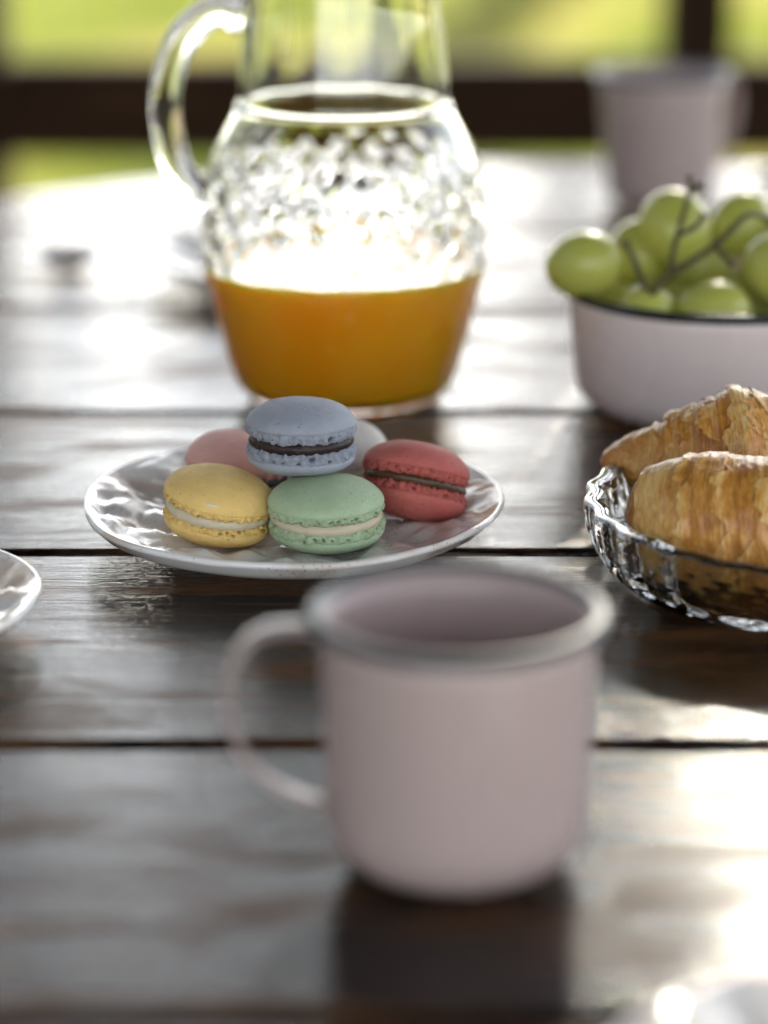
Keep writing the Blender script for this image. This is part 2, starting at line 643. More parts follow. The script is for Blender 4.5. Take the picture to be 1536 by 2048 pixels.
def leaf_crown(name, rx, rz, n_clump, n_leaf, leaf, seed):
    rng = np.random.default_rng(seed)
    d = rng.normal(size=(n_clump, 3))
    d /= np.linalg.norm(d, axis=1)[:, None]
    rad = rng.random(n_clump) ** 0.45
    cen = d * rad[:, None] * np.array([rx, rx, rz])
    cs = (0.14 + 0.18 * rng.random(n_clump)) * rx * 0.55
    N = n_clump * n_leaf
    cc = np.repeat(cen, n_leaf, 0)
    ss = np.repeat(cs, n_leaf)
    off = rng.normal(size=(N, 3)) * ss[:, None] * 0.62
    p = cc + off
    k = N // 6                                   # single leaves between the clumps
    q = rng.normal(size=(k, 3))
    q /= np.linalg.norm(q, axis=1)[:, None]
    p[:k] = q * (rng.random(k) ** 0.4)[:, None] * np.array([rx, rx, rz])
    a = rng.normal(size=(N, 3))
    a /= np.linalg.norm(a, axis=1)[:, None]
    b = np.cross(a, rng.normal(size=(N, 3)))
    b /= np.linalg.norm(b, axis=1)[:, None]
    s = leaf * (0.6 + 0.8 * rng.random(N))[:, None]
    v = np.stack([p - a * s, p + b * s * 0.45, p + a * s, p - b * s * 0.45], 1)
    me = bpy.data.meshes.new(name)
    me.vertices.add(N * 4)
    me.vertices.foreach_set('co', v.reshape(-1))
    me.loops.add(N * 4)
    me.loops.foreach_set('vertex_index', np.arange(N * 4))
    me.polygons.add(N)
    me.polygons.foreach_set('loop_start', np.arange(N) * 4)
    me.update()
    me.materials.append(M['leaf'])
    return me


def trunk_mesh(name, h, r0, spread, seed):
    rnd = random.Random(seed)
    bm = bmesh.new()
    def limb(p, d, L, r, depth):
        n = 7
        rings = []
        q = p.copy()
        dd = d.copy()
        for k in range(6):
            t = k / 5
            u = dd.orthogonal().normalized()
            s = dd.cross(u)
            rr = r * (1 - 0.55 * t)
            rings.append([bm.verts.new(q + (u * math.cos(2 * PI * j / n) + s * math.sin(2 * PI * j / n)) * rr) for j in range(n)])
            if k == 0 or k == 5:
                pass
            q = q + dd * (L / 5)
            dd = (dd + Vector((rnd.uniform(-1, 1), rnd.uniform(-1, 1), rnd.uniform(-0.3, 0.6))) * 0.12).normalized()
        for k in range(5):
            for j in range(n):
                bm.faces.new((rings[k][j], rings[k][(j + 1) % n], rings[k + 1][(j + 1) % n], rings[k + 1][j]))
        if depth > 0:
            for _ in range(4 if depth == 2 else 3):
                nd = (dd + Vector((rnd.uniform(-1, 1), rnd.uniform(-1, 1), rnd.uniform(0.0, 0.7))) * spread).normalized()
                limb(q - dd * L * rnd.uniform(0.1, 0.35), nd, L * 0.62, r * 0.42, depth - 1)
    limb(Vector((0, 0, -0.1)), Vector((0, 0, 1)), h, r0, 2)
    me = bpy.data.meshes.new(name)
    bm.to_mesh(me)
    bm.free()
    return me


CROWN = leaf_crown('crown', 2.5, 1.75, 64, 180, 0.080, 11)
TRUNK = trunk_mesh('trunk', 3.4, 0.16, 0.8, 5)
trees = [  # x, y, scale, turn, label
    (0.9, 13.0, 1.5, 3.3, 'leafy tree on the lawn straight ahead, its crown above the picture'),
    (-5.6, 13.5, 1.35, 1.9, 'leafy tree on the lawn ahead to the left, outside the picture'),
    (-8.0, 4.5, 1.5, 1.2, 'unseen leafy tree added left of the gazebo to shade that side'),  # added out of view to cut the light from the left
    (-7.0, -5.0, 1.6, 3.0, 'unseen leafy tree added left behind the viewer for shade there'),  # added out of view to cut the light from behind left
    (14.0, 30.0, 1.8, 5.2, 'leafy tree far off on the lawn to the right'),
    (-17.0, 36.0, 1.9, 0.9, 'leafy tree far off on the lawn to the left'),
]
for x, y, s, a, lab in trees:
    t = empty('broadleaf_tree', (x, y, -0.16), (0, 0, a))
    t.scale = (s, s, s)
    tag(t, lab, 'tree', 'trees round the gazebo')
    link('trunk', TRUNK, M['bark'], t)
    link('crown', CROWN, M['leaf'], t, loc=(0, 0, 5.75), smooth=False)



def hedge():
    t = empty('unseen_shade_hedge', (-3.75, 0.0, -0.16))  # unseen hedge, added to darken the left side of the dishes
    tag(t, 'tall green hedge added out of view on the left to shade the table', 'hedge')
    rng = np.random.default_rng(21)
    N = 38000
    p = np.stack([rng.normal(0, 0.22, N), rng.uniform(-4.5, 7.5, N), 0.1 + 2.75 * rng.random(N)], 1)
    p[:, 0] += 0.15 * np.sin(p[:, 1] * 3.1) * np.sin(p[:, 2] * 2.7)
    p[:, 2] += 0.12 * np.sin(p[:, 1] * 5.0)
    a = rng.normal(size=(N, 3))
    a /= np.linalg.norm(a, axis=1)[:, None]
    b = np.cross(a, rng.normal(size=(N, 3)))
    b /= np.linalg.norm(b, axis=1)[:, None]
    sz = 0.05 * (0.6 + 0.8 * rng.random(N))[:, None]
    v = np.stack([p - a * sz, p + b * sz * 0.5, p + a * sz, p - b * sz * 0.5], 1)
    me = bpy.data.meshes.new('foliage')
    me.from_pydata(v.reshape(-1, 3).tolist(), [], np.arange(N * 4).reshape(-1, 4).tolist())
    link('foliage', me, M['leaf'], t, smooth=False)
    tm = tube('trunk', [(0, 0, 0), (0.02, 0.01, 0.6), (-0.02, 0, 1.3), (0.01, 0, 2.0)], [0.04, 0.035, 0.03, 0.02], 8)
    for k in range(13):
        link('trunk', tm, M['bark'], t, loc=(0, -4.2 + 0.95 * k, 0))


hedge()

# ------------------------------------------------------------------ table
TC = (0.13, 1.208)
TA, TB = 0.66, 0.742                         # half axes across and along the view


def table():
    t = empty('oval_table', (TC[0], TC[1], FLOOR))
    tag(t, 'oval dark brown plank table with glossy varnish under all the dishes', 'table')
    seams = [0.4662, 0.6603, 0.8526, 1.057, 1.2706, 1.4905, 1.705, 1.9498]
    th = 0.036
    tz = TOP - FLOOR
    for k in range(len(seams) - 1):
        y0, y1 = seams[k] - TC[1] + 0.0028, seams[k + 1] - TC[1] - 0.0028
        half = lambda y: TA * math.sqrt(max(0.0, 1 - (y / TB) ** 2))
        ys = [y0 + (y1 - y0) * i / 12 for i in range(13)]
        wav = lambda x, kk: 0.0011 * nz(x * 5, kk * 3.7, 1.5) + 0.0005 * nz(x * 31, kk * 3.7, 4.5)
        h0, h1 = half(y0), half(y1)
        pts = [(half(y), y) for y in ys]
        if h1 > 0.06:
            pts += [(h1 - 2 * h1 * i / 90, y1 + wav(h1 - 2 * h1 * i / 90, k + 1.0)) for i in range(1, 90)]
        pts += [(-half(y), y) for y in reversed(ys)]
        if h0 > 0.06:
            pts += [(-h0 + 2 * h0 * i / 90, y0 + wav(-h0 + 2 * h0 * i / 90, k + 0.4)) for i in range(1, 90)]
        bm = bmesh.new()
        vs = [bm.verts.new((x, y, 0)) for x, y in pts]
        bmesh.ops.remove_doubles(bm, verts=vs, dist=1e-4)
        vs = [v for v in vs if v.is_valid]
        f = bm.faces.new(vs)
        if f.normal.z < 0:
            f.normal_flip()
        ex = bmesh.ops.extrude_face_region(bm, geom=[f])
        bmesh.ops.translate(bm, vec=(0, 0, -th), verts=[v for v in ex['geom'] if isinstance(v, bmesh.types.BMVert)])
        bmesh.ops.recalc_face_normals(bm, faces=list(bm.faces))
        top_edges = [e for e in bm.edges if all(abs(v.co.z) < 1e-6 for v in e.verts)]
        bmesh.ops.bevel(bm, geom=top_edges, offset=0.0032, segments=3, affect='EDGES', profile=0.5)
        me = bpy.data.meshes.new('plank')
        bm.to_mesh(me)
        bm.free()
        link('plank', me, M['table'], t, loc=(0, 0, tz), smooth=False)
    for x in (-0.35, 0.35):
        link('batten', box_mesh('batten', 0.09, 1.2, 0.03, 0.003, 1), M['post'], t, loc=(x, 0, tz - th - 0.016), smooth=False)
    link('under_sheet', box_mesh('under_sheet', 0.9, 1.05, 0.008), M['post'], t, loc=(0, 0, tz - th - 0.036), smooth=False)
    lm = box_mesh('leg', 0.07, 0.07, tz - th - 0.03, 0.004, 2)
    for x in (-0.35, 0.35):
        for y in (-0.45, 0.45):
            link('leg', lm, M['post'], t, loc=(x, y, (tz - th - 0.03) / 2), smooth=False)


table()
Z = TOP + 0.0004


# ------------------------------------------------------------------ enamel mugs and bowl
def mug(name_loc, h, r_top, r_bot, handle_deg, label, corner=0.014):
    x, y = name_loc
    t = empty('enamel_mug', (x, y, Z))
    tag(t, label, 'mug', 'mauve enamel mugs')
    th = 0.0016
    outer = [(0.0005, 0.0012), (r_bot - corner * 1.25, 0.0012), (r_bot - corner * 1.08, 0.0)]
    for k in range(9):
        a = -PI / 2 + (PI / 2) * k / 8
        outer.append((r_bot - corner + corner * math.cos(a), corner + corner * math.sin(a)))
    for k in range(1, 9):
        f = k / 8
        outer.append((r_bot + (r_top - r_bot) * f ** 1.2, corner + (h - corner) * f))
    inner = [(max(0.0005, r - th * (1 if z > 0.002 else 0)), z + th * (1 if z < corner else 0)) for r, z in reversed(outer)]
    link('body', lathe('mug_body', outer + inner, 128, cap0=False, cap1=False), M['mauve'], t)
    rr = 0.0026
    rings = []
    for k in range(14):
        a = 2 * PI * k / 14
        rings.append([((r_top + 0.0012 + rr * math.cos(a)) * math.cos(q), (r_top + 0.0012 + rr * math.cos(a)) * math.sin(q), h + 0.85 * rr * math.sin(a)) for q in [2 * PI * j / 128 for j in range(128)]])
    link('rim', ring_mesh('mug_rim', rings, cap0=False, cap1=False, loop_v=True), M['rim'], t)
    pts = smooth_path([(r_top - 0.0005, 0, h * 0.945), (r_top + 0.009, 0, h * 0.965), (r_top + 0.019, 0, h * 0.93), (r_top + 0.0255, 0, h * 0.81),
                       (r_top + 0.0265, 0, h * 0.62), (r_top + 0.021, 0, h * 0.43), (r_top + 0.011, 0, h * 0.31), (r_top - 0.0016, 0, h * 0.245)], 7)
    link('handle', tube('mug_handle', pts, 0.0012, 16, 4.6, (0, 1, 0)), M['mauve'], t, rot=(0, 0, R(handle_deg)))
    return t


mug((0.0213, 0.762), 0.0765, 0.0400, 0.0385, 184, 'mauve enamel mug with grey rim standing nearest, in front of the macaron plate', 0.016)
mug((0.1790, 1.800), 0.0820, 0.0412, 0.0352, 40, 'mauve enamel mug farthest away, behind the bowl of grapes', 0.010)


def grape_bowl():
    t = empty('enamel_bowl', (0.157, 1.283, Z))
    tag(t, 'pale pink enamel bowl with black rim holding green grapes', 'bowl')
    rt, rb, h, c, th = 0.0715, 0.0675, 0.0580, 0.017, 0.0018
    outer = [(0.0005, 0.0012), (rb - c * 1.2, 0.0012), (rb - c * 1.05, 0.0)]
    for k in range(10):
        a = -PI / 2 + (PI / 2) * k / 9
        outer.append((rb - c + c * math.cos(a), c + c * math.sin(a)))
    for k in range(1, 7):
        outer.append((rb + (rt - rb) * k / 6, c + (h - c) * k / 6))
    inner = [(max(0.0005, r - th * (1 if z > 0.002 else 0)), z + th * (1 if z < c else 0)) for r, z in reversed(outer)]
    link('body', lathe('bowl_body', outer + inner, 144, cap0=False, cap1=False), M['mauve_pale'], t)
    rr = 0.0026
    rings = []
    for k in range(12):
        a = 2 * PI * k / 12
        rings.append([((rt + 0.0008 + rr * math.cos(a)) * math.cos(q), (rt + 0.0008 + rr * math.cos(a)) * math.sin(q), h + 0.9 * rr * math.sin(a)) for q in [2 * PI * j / 144 for j in range(144)]])
    link('rim', ring_mesh('bowl_rim', rings, cap0=False, cap1=False, loop_v=True), M['rim_black'], t)


grape_bowl()


def grapes():
    bx, by = 0.157, 1.283
    t = empty('grape_bunch', (bx, by, Z + 0.003))
    tag(t, 'bunch of green grapes with thin stems heaped in the pale bowl', 'grapes')
    prof = []
    for k in range(17):
        a = -PI / 2 + PI * k / 16
        prof.append((max(0.0002, math.cos(a) * (1 + 0.03 * math.sin(a))), math.sin(a)))
    gm = lathe('grape', prof, 28, cap0=False, cap1=False)
    gm.materials.append(M['grape'])
    # world x, y, height of the centre, half width, half length, tilt (x, y)
    G = [(0.0915, 1.262, 0.0720, 0.0148, 0.0178, 0.5, 1.25), (0.120, 1.300, 0.0700, 0.0142, 0.0165, 0.3, 0.9),
         (0.1360, 1.290, 0.0835, 0.0160, 0.0180, 0.2, 0.6), (0.1830, 1.262, 0.0690, 0.0160, 0.0185, 0.9, 0.3),
         (0.1200, 1.243, 0.0515, 0.0135, 0.0160, 0.5, 0.5), (0.1480, 1.240, 0.0530, 0.0150, 0.0180, 0.3, 1.2),
         (0.1700, 1.316, 0.0800, 0.0145, 0.0165, 0.7, 0.8), (0.2030, 1.300, 0.0760, 0.0150, 0.0170, 0.3, 0.4),
         (0.1500, 1.315, 0.0600, 0.0145, 0.0170, 0.1, 0.2), (0.1080, 1.275, 0.0450, 0.0140, 0.0160, 0.3, 0.1),
         (0.1340, 1.275, 0.0440, 0.0145, 0.0165, 0.8, 0.1), (0.1700, 1.285, 0.0480, 0.0145, 0.0165, 0.2, 0.7),
         (0.2050, 1.262, 0.0440, 0.0145, 0.0165, 0.2, 0.7), (0.1950, 1.325, 0.0500, 0.0145, 0.0165, 0.9, 0.7),
         (0.1250, 1.330, 0.0480, 0.0145, 0.0165, 0.1, 0.7), (0.1600, 1.255, 0.0250, 0.0150, 0.0170, 0.1, 0.3),
         (0.1250, 1.305, 0.0250, 0.0150, 0.0170, 0.4, 0.3), (0.1800, 1.310, 0.0250, 0.0150, 0.0170, 0.9, 0.3)]
    for k, (x, y, z, a, b, tx, ty) in enumerate(G):
        o = link('grape', gm, M['grape'], t, loc=(x - bx, y - by, z - 0.003), rot=(tx, ty, k * 1.3))
        o.scale = (a * 1.05, a * 1.03, b * 1.05)
    def stem(pts, r0, r1):
        p = smooth_path([(x - bx, y - by, z - 0.003) for x, y, z in pts], 6)
        n = len(p)
        rad = [r0 + (r1 - r0) * i / (n - 1) + 0.00035 * nz(i * 0.9, 3) for i in range(n)]
        rad[-1] *= 1.9
        rad[-2] *= 1.5
        return link('stem', tube('stem', p, rad, 8), M['stem'], t)
    stem([(0.1174, 1.236, 0.0600), (0.1240, 1.232, 0.0697), (0.1305, 1.232, 0.0754), (0.1393, 1.232, 0.0811), (0.1481, 1.234, 0.0868), (0.1567, 1.240, 0.0935), (0.1633, 1.248, 0.0975), (0.1700, 1.260, 0.0960), (0.1790, 1.272, 0.0900)], 0.0017, 0.0014)
    stem([(0.1285, 1.232, 0.0735), (0.1295, 1.234, 0.0830), (0.1322, 1.238, 0.0925), (0.1356, 1.242, 0.1035), (0.1378, 1.244, 0.1105), (0.1370, 1.245, 0.1165)], 0.0014, 0.0011)
    stem([(0.1378, 1.244, 0.1105), (0.1405, 1.243, 0.1118), (0.1432, 1.242, 0.1128)], 0.0013, 0.0013)
    stem([(0.1318, 1.236, 0.0910), (0.1400, 1.238, 0.0950), (0.1440, 1.240, 0.1000)], 0.0013, 0.0012)
    stem([(0.1481, 1.234, 0.0868), (0.1520, 1.230, 0.0830), (0.1560, 1.228, 0.0790)], 0.0013, 0.0013)
    stem([(0.1190, 1.236, 0.0640), (0.1150, 1.238, 0.0730), (0.1124, 1.242, 0.0800), (0.1090, 1.246, 0.0860)], 0.0016, 0.0013)


grapes()


# ------------------------------------------------------------------ ceramic plates
def plate_mesh(name, rx, ry, seed):
    n = 180
    fr = [0.02, 0.12, 0.25, 0.36, 0.46, 0.52, 0.57, 0.62, 0.67, 0.72, 0.77, 0.82, 0.87, 0.91, 0.945, 0.97, 0.985, 0.995]
    th = 0.0042
    edge = lambda t: 1 + 0.010 * math.sin(2 * t + seed) + 0.008 * math.sin(5 * t + 1.3 * seed) + 0.005 * nz(math.cos(t) * 3, math.sin(t) * 3, seed)
    def top(f, t):
        z = 0.0065 + (0.0105 * max(0.0, (f - 0.52) / 0.48) ** 1.3 if f > 0.52 else 0.0)
        k = max(0.0, min(1.0, (f - 0.34) / 0.18)) * max(0.0, min(1.0, (1.0 - f) / 0.10))
        # shell-like petals pressed in the glaze
        wv = math.sin(11 * t + 7 * f + 1.6 * nz(3 * math.cos(t), 3 * math.sin(t), seed))
        ripple = 0.0017 * wv + 0.0022 * nz(math.cos(t) * f * 9, math.sin(t) * f * 9, seed + 4) + 0.0005 * math.sin(60 * f + 3 * math.sin(3 * t))
        return z + k * ripple + 0.0004 * nz(3 * math.cos(t), 3 * math.sin(t), 2.0 + seed)
    rings = []
    T = [2 * PI * j / n for j in range(n)]
    for f in fr:
        rings.append([(rx * f * edge(t) * math.cos(t), ry * f * edge(t) * math.sin(t), top(f, t)) for t in T])
    for k in range(1, 7):                     # rounded lip
        a = PI / 2 - PI * k / 7
        f = 0.995 + 0.0018 / rx * math.cos(a)
        rings.append([((rx * 0.995 + 0.0014 * math.cos(a)) * edge(t) * math.cos(t), (ry * 0.995 + 0.0014 * math.cos(a)) * edge(t) * math.sin(t), top(0.995, t) - 0.0014 + 0.0014 * math.sin(a)) for t in T])
    for f, z in ((0.96, 0.0105), (0.90, 0.0078), (0.80, 0.0046), (0.70, 0.0026), (0.62, 0.0014), (0.60, 0.0), (0.56, 0.0), (0.54, 0.0016), (0.3, 0.0018), (0.02, 0.0018)):
        rings.append([(rx * f * edge(t) * math.cos(t), ry * f * edge(t) * math.sin(t), z) for t in T])
    return ring_mesh(name, rings)


PL1 = plate_mesh('plate', 0.0826, 0.0885, 1.0)
PL2 = plate_mesh('plate', 0.0790, 0.0790, 4.0)
for (me, x, y, a, lab) in ((PL1, -0.0365, 1.0780, 0.0, 'cream glazed plate with brown specks under the macarons'),
                           (PL2, -0.2050, 0.9560, 1.1, 'cream glazed plate cut off at the left edge beside the macaron plate'),
                           (PL2, -0.0560, 1.5640, 2.3, 'pale plate on the table behind the juice pitcher'),
                           (PL2, 0.1250, 0.5800, 4.0, 'pale plate blurred in the near right corner of the table')):
    tag(link('ceramic_plate', me, M['ceramic'], None, (x, y, Z), (0, 0, a)), lab, 'plate', 'ceramic plates')


# ------------------------------------------------------------------ macarons
def shell_profile(Rm, dome, up=True):
    pts = []
    for k in range(15):
        a = (PI / 2) * (1 - k / 14)
        r = Rm * (math.cos(a) ** 0.88)
        z = dome * (math.sin(a) ** 1.18)
        pts.append((max(r, 0.0002), z))
    pts += [(Rm * 1.004, -0.0006), (Rm * 0.992, -0.0013), (Rm * 0.96, -0.0016)]
    return pts


def shell_mesh(name, Rm, dome, seed):
    pr = shell_profile(Rm, dome)
    def dsp(i, t, r, z):
        e = 1 if r > Rm * 0.4 else r / (Rm * 0.4)
        a = nz(math.cos(t) * 1.3 + seed, math.sin(t) * 1.3, r * 60)
        b = nz(r * math.cos(t) * 260, r * math.sin(t) * 260, seed)
        return (0.00055 * a * e, (0.0004 * nz(r * math.cos(t) * 70, r * math.sin(t) * 70, seed) + 0.00012 * b) * (1 if z > 0 else 0.4))
    return lathe(name, pr, 128, dsp, cap0=True, cap1=True)


def foot_mesh(name, Rm, h, seed, flare=0.4):
    """rough ruffled foot below a shell, z from 0 down to -h"""
    n, rows = 240, 13
    rnd = random.Random(int(seed * 100))
    pits = [(rnd.random() * 2 * PI, -h * rnd.uniform(0.2, 0.8), rnd.uniform(0.0002, 0.0006) * (1.7 if rnd.random() < 0.15 else 1)) for _ in range(22)]
    rings, pit = [], []
    for i in range(rows):
        f = i / (rows - 1)
        z = -h * f
        prof = Rm * (0.985 + 0.028 * math.sin(PI * min(1, f * 1.15)) * flare * 2) - (0.0010 * max(0, f - 0.8) / 0.2)
        ring = []
        for j in range(n):
            t = 2 * PI * j / n
            ru = 0.0009 * nz(math.cos(t) * 9 + seed, math.sin(t) * 9, z * 300) + 0.0006 * nz(math.cos(t) * 24, math.sin(t) * 24 + seed, z * 900) + 0.00035 * nz(math.cos(t) * 60, math.sin(t) * 60 + seed, z * 2600)
            d = 0.0
            for (pt, pz, pr) in pits:
                dt = abs((t - pt + PI) % (2 * PI) - PI) * Rm
                if dt < pr * 2.4:
                    q = math.hypot(dt * 0.75, z - pz) / pr
                    if q < 1.25:
                        d = max(d, min(1.0, (1.25 - q) * 2.2))
            edge_w = 0.0006 * nz(math.cos(t) * 14 + 5, math.sin(t) * 14, seed) * f
            r = prof + ru - 0.0011 * d
            ring.append((r * math.cos(t), r * math.sin(t), z + edge_w * 2))
            pit.append(d)
        rings.append(ring)
    # close underneath
    last = rings[-1]
    rings.append([(p[0] * 0.93, p[1] * 0.93, p[2] + 0.0003) for p in last])
    pit += [0.0] * n
    return ring_mesh(name, rings, cap0=True, cap1=True, attrs={'pit': pit})


def macaron(loc, tilt, Rm, dome, foot, fill, col, dark, fill_mat, label, seed, flip_dome=None, shift=(0, 0), lean=0.0):
    """origin: the middle of the underside"""
    t = empty('macaron', loc, tilt)
    tag(t, label, 'macaron', 'macarons on the plate')
    ms = mat_macaron('shell_' + label.split()[0], col, dark)
    mf = mat_foot('foot_' + label.split()[0], col, dark)
    d2 = flip_dome or dome * 0.86
    zb = d2 + 0.0016
    lo = link('bottom_shell', shell_mesh('bottom_shell', Rm, d2, seed + 2.7), ms, t, (0, 0, d2), (PI, 0, 0))
    link('foot', foot_mesh('foot', Rm, foot, seed + 1.1), mf, lo, (0, 0, -0.0009))
    z1 = d2 + 0.0009 + foot
    k = Rm - 0.0017
    n = 120
    rings = []
    for i in range(9):
        a = i / 8
        bul = 0.0012 * math.sin(PI * a)
        rings.append([((k + bul + 0.0005 * nz(3 * math.cos(q), 3 * math.sin(q), seed + 2) + 0.0004 * nz(math.cos(q) * 11, math.sin(q) * 11, seed + a * 2)) * math.cos(q),
                       (k + bul + 0.0005 * nz(3 * math.cos(q), 3 * math.sin(q), seed + 2) + 0.0004 * nz(math.cos(q) * 11, math.sin(q) * 11, seed + a * 2)) * math.sin(q),
                       -0.0006 + (fill + 0.0012) * a) for q in [2 * PI * j / n for j in range(n)]])
    link('filling', ring_mesh('filling', rings), fill_mat, t, (shift[0] * 0.5, shift[1] * 0.5, z1))
    hi = link('top_shell', shell_mesh('top_shell', Rm * 1.01, dome, seed), ms, t, (shift[0], shift[1], z1 + fill + foot + 0.0009), (lean, 0, 0))
    link('foot', foot_mesh('foot', Rm, foot, seed + 5.3), mf, hi, (0, 0, -0.0009))
    return t


PZ = Z + 0.0072
macaron((-0.0224, 1.0430, PZ), (R(2.5), R(-1.0), 0.4), 0.0226, 0.0082, 0.0037, 0.0031, (0.42, 0.53, 0.335), (0.05, 0.085, 0.035), M['cream'],
        'green macaron with cream filling in front, right of the yellow one', 1.3, 0.0070, (-0.0004, 0.0), R(-2))
mc_y = macaron((-0.0662, 1.0500, PZ), (R(8.0), R(-1.0), 1.4), 0.0216, 0.0098, 0.0030, 0.0036, (0.80, 0.54, 0.185), (0.13, 0.07, 0.022), M['cream'],
               'yellow macaron with cream filling in front, leftmost of the front pair', 2.9, 0.0080, (-0.0008, 0.0004), R(3))
macaron((-0.0325, 1.0570, PZ + 0.0260), (R(1.2), R(1.0), 2.2), 0.0212, 0.0082, 0.0048, 0.0034, (0.31, 0.325, 0.380), (0.014, 0.016, 0.035), M['choc'],
        'blue grey macaron with chocolate filling resting on top of the others', 4.1, 0.0060)
macaron((0.0096, 1.0700, PZ + 0.0020), (R(18.0), R(-15.0), 3.3), 0.0212, 0.0104, 0.0040, 0.0030, (0.47, 0.115, 0.095), (0.12, 0.018, 0.012), M['brownfill'],
        'red macaron with brown filling leaning at the right of the pile', 5.7, 0.0086, (0.0006, 0))
macaron((-0.0612, 1.0980, PZ + 0.0004), (R(5.0), R(3.0), 0.9), 0.0212, 0.0098, 0.0036, 0.0036, (0.70, 0.37, 0.32), (0.16, 0.05, 0.035), M['choc'],
        'pink macaron at the back left, half hidden behind the yellow one', 6.4, 0.0076)
macaron((-0.0192, 1.1180, PZ + 0.0006), (R(6.0), R(-2.0), 0.2), 0.0206, 0.0098, 0.0034, 0.0034, (0.68, 0.63, 0.58), (0.3, 0.24, 0.18), M['cream'],
        'white macaron at the back, mostly hidden behind the blue grey one', 7.9, 0.0076)


def smear():
    # a dab of dried cream lying on the front of the yellow top shell
    top = [c for c in mc_y.children if c.name.startswith('top_shell')][0]
    verts, faces = [], []
    nr, na = 6, 30
    for i in range(nr):
        for j in range(na):
            q = 2 * PI * j / na
            e = i / (nr - 1)
            rad = e * (0.62 + 0.55 * nz(math.cos(q) * 1.7, math.sin(q) * 1.7, 9.3) + 0.2 * nz(math.cos(q) * 5, math.sin(q) * 5, 2.2))
            u, v = rad * math.cos(q) * 1.25, rad * math.sin(q)
            t = -PI / 2 - 1.4 - 0.12 + u * 0.13
            f = 0.962 + v * 0.022
            a = math.acos(max(0.0, min(1.0, f ** (1 / 0.88))))
            z = 0.0098 * (math.sin(a) ** 1.18) + (0.0004 + 0.0005 * nz(u * 4, v * 4, 4)) * (1 - e ** 3) - 0.00005
            r = 0.0216 * 1.01 * f + 0.0005 * (1 - e ** 3)
            verts.append((r * math.cos(t), r * math.sin(t), z))
    for i in range(nr - 1):
        for j in range(na):
            k = (j + 1) % na
            faces.append((i * na + j, i * na + k, (i + 1) * na + k, (i + 1) * na + j))
    link('cream_smear', mesh('cream_smear', verts, faces), M['smear'], top)


smear()

# ------------------------------------------------------------------ glass pitcher with juice
PX, PY = -0.0187, 1.298


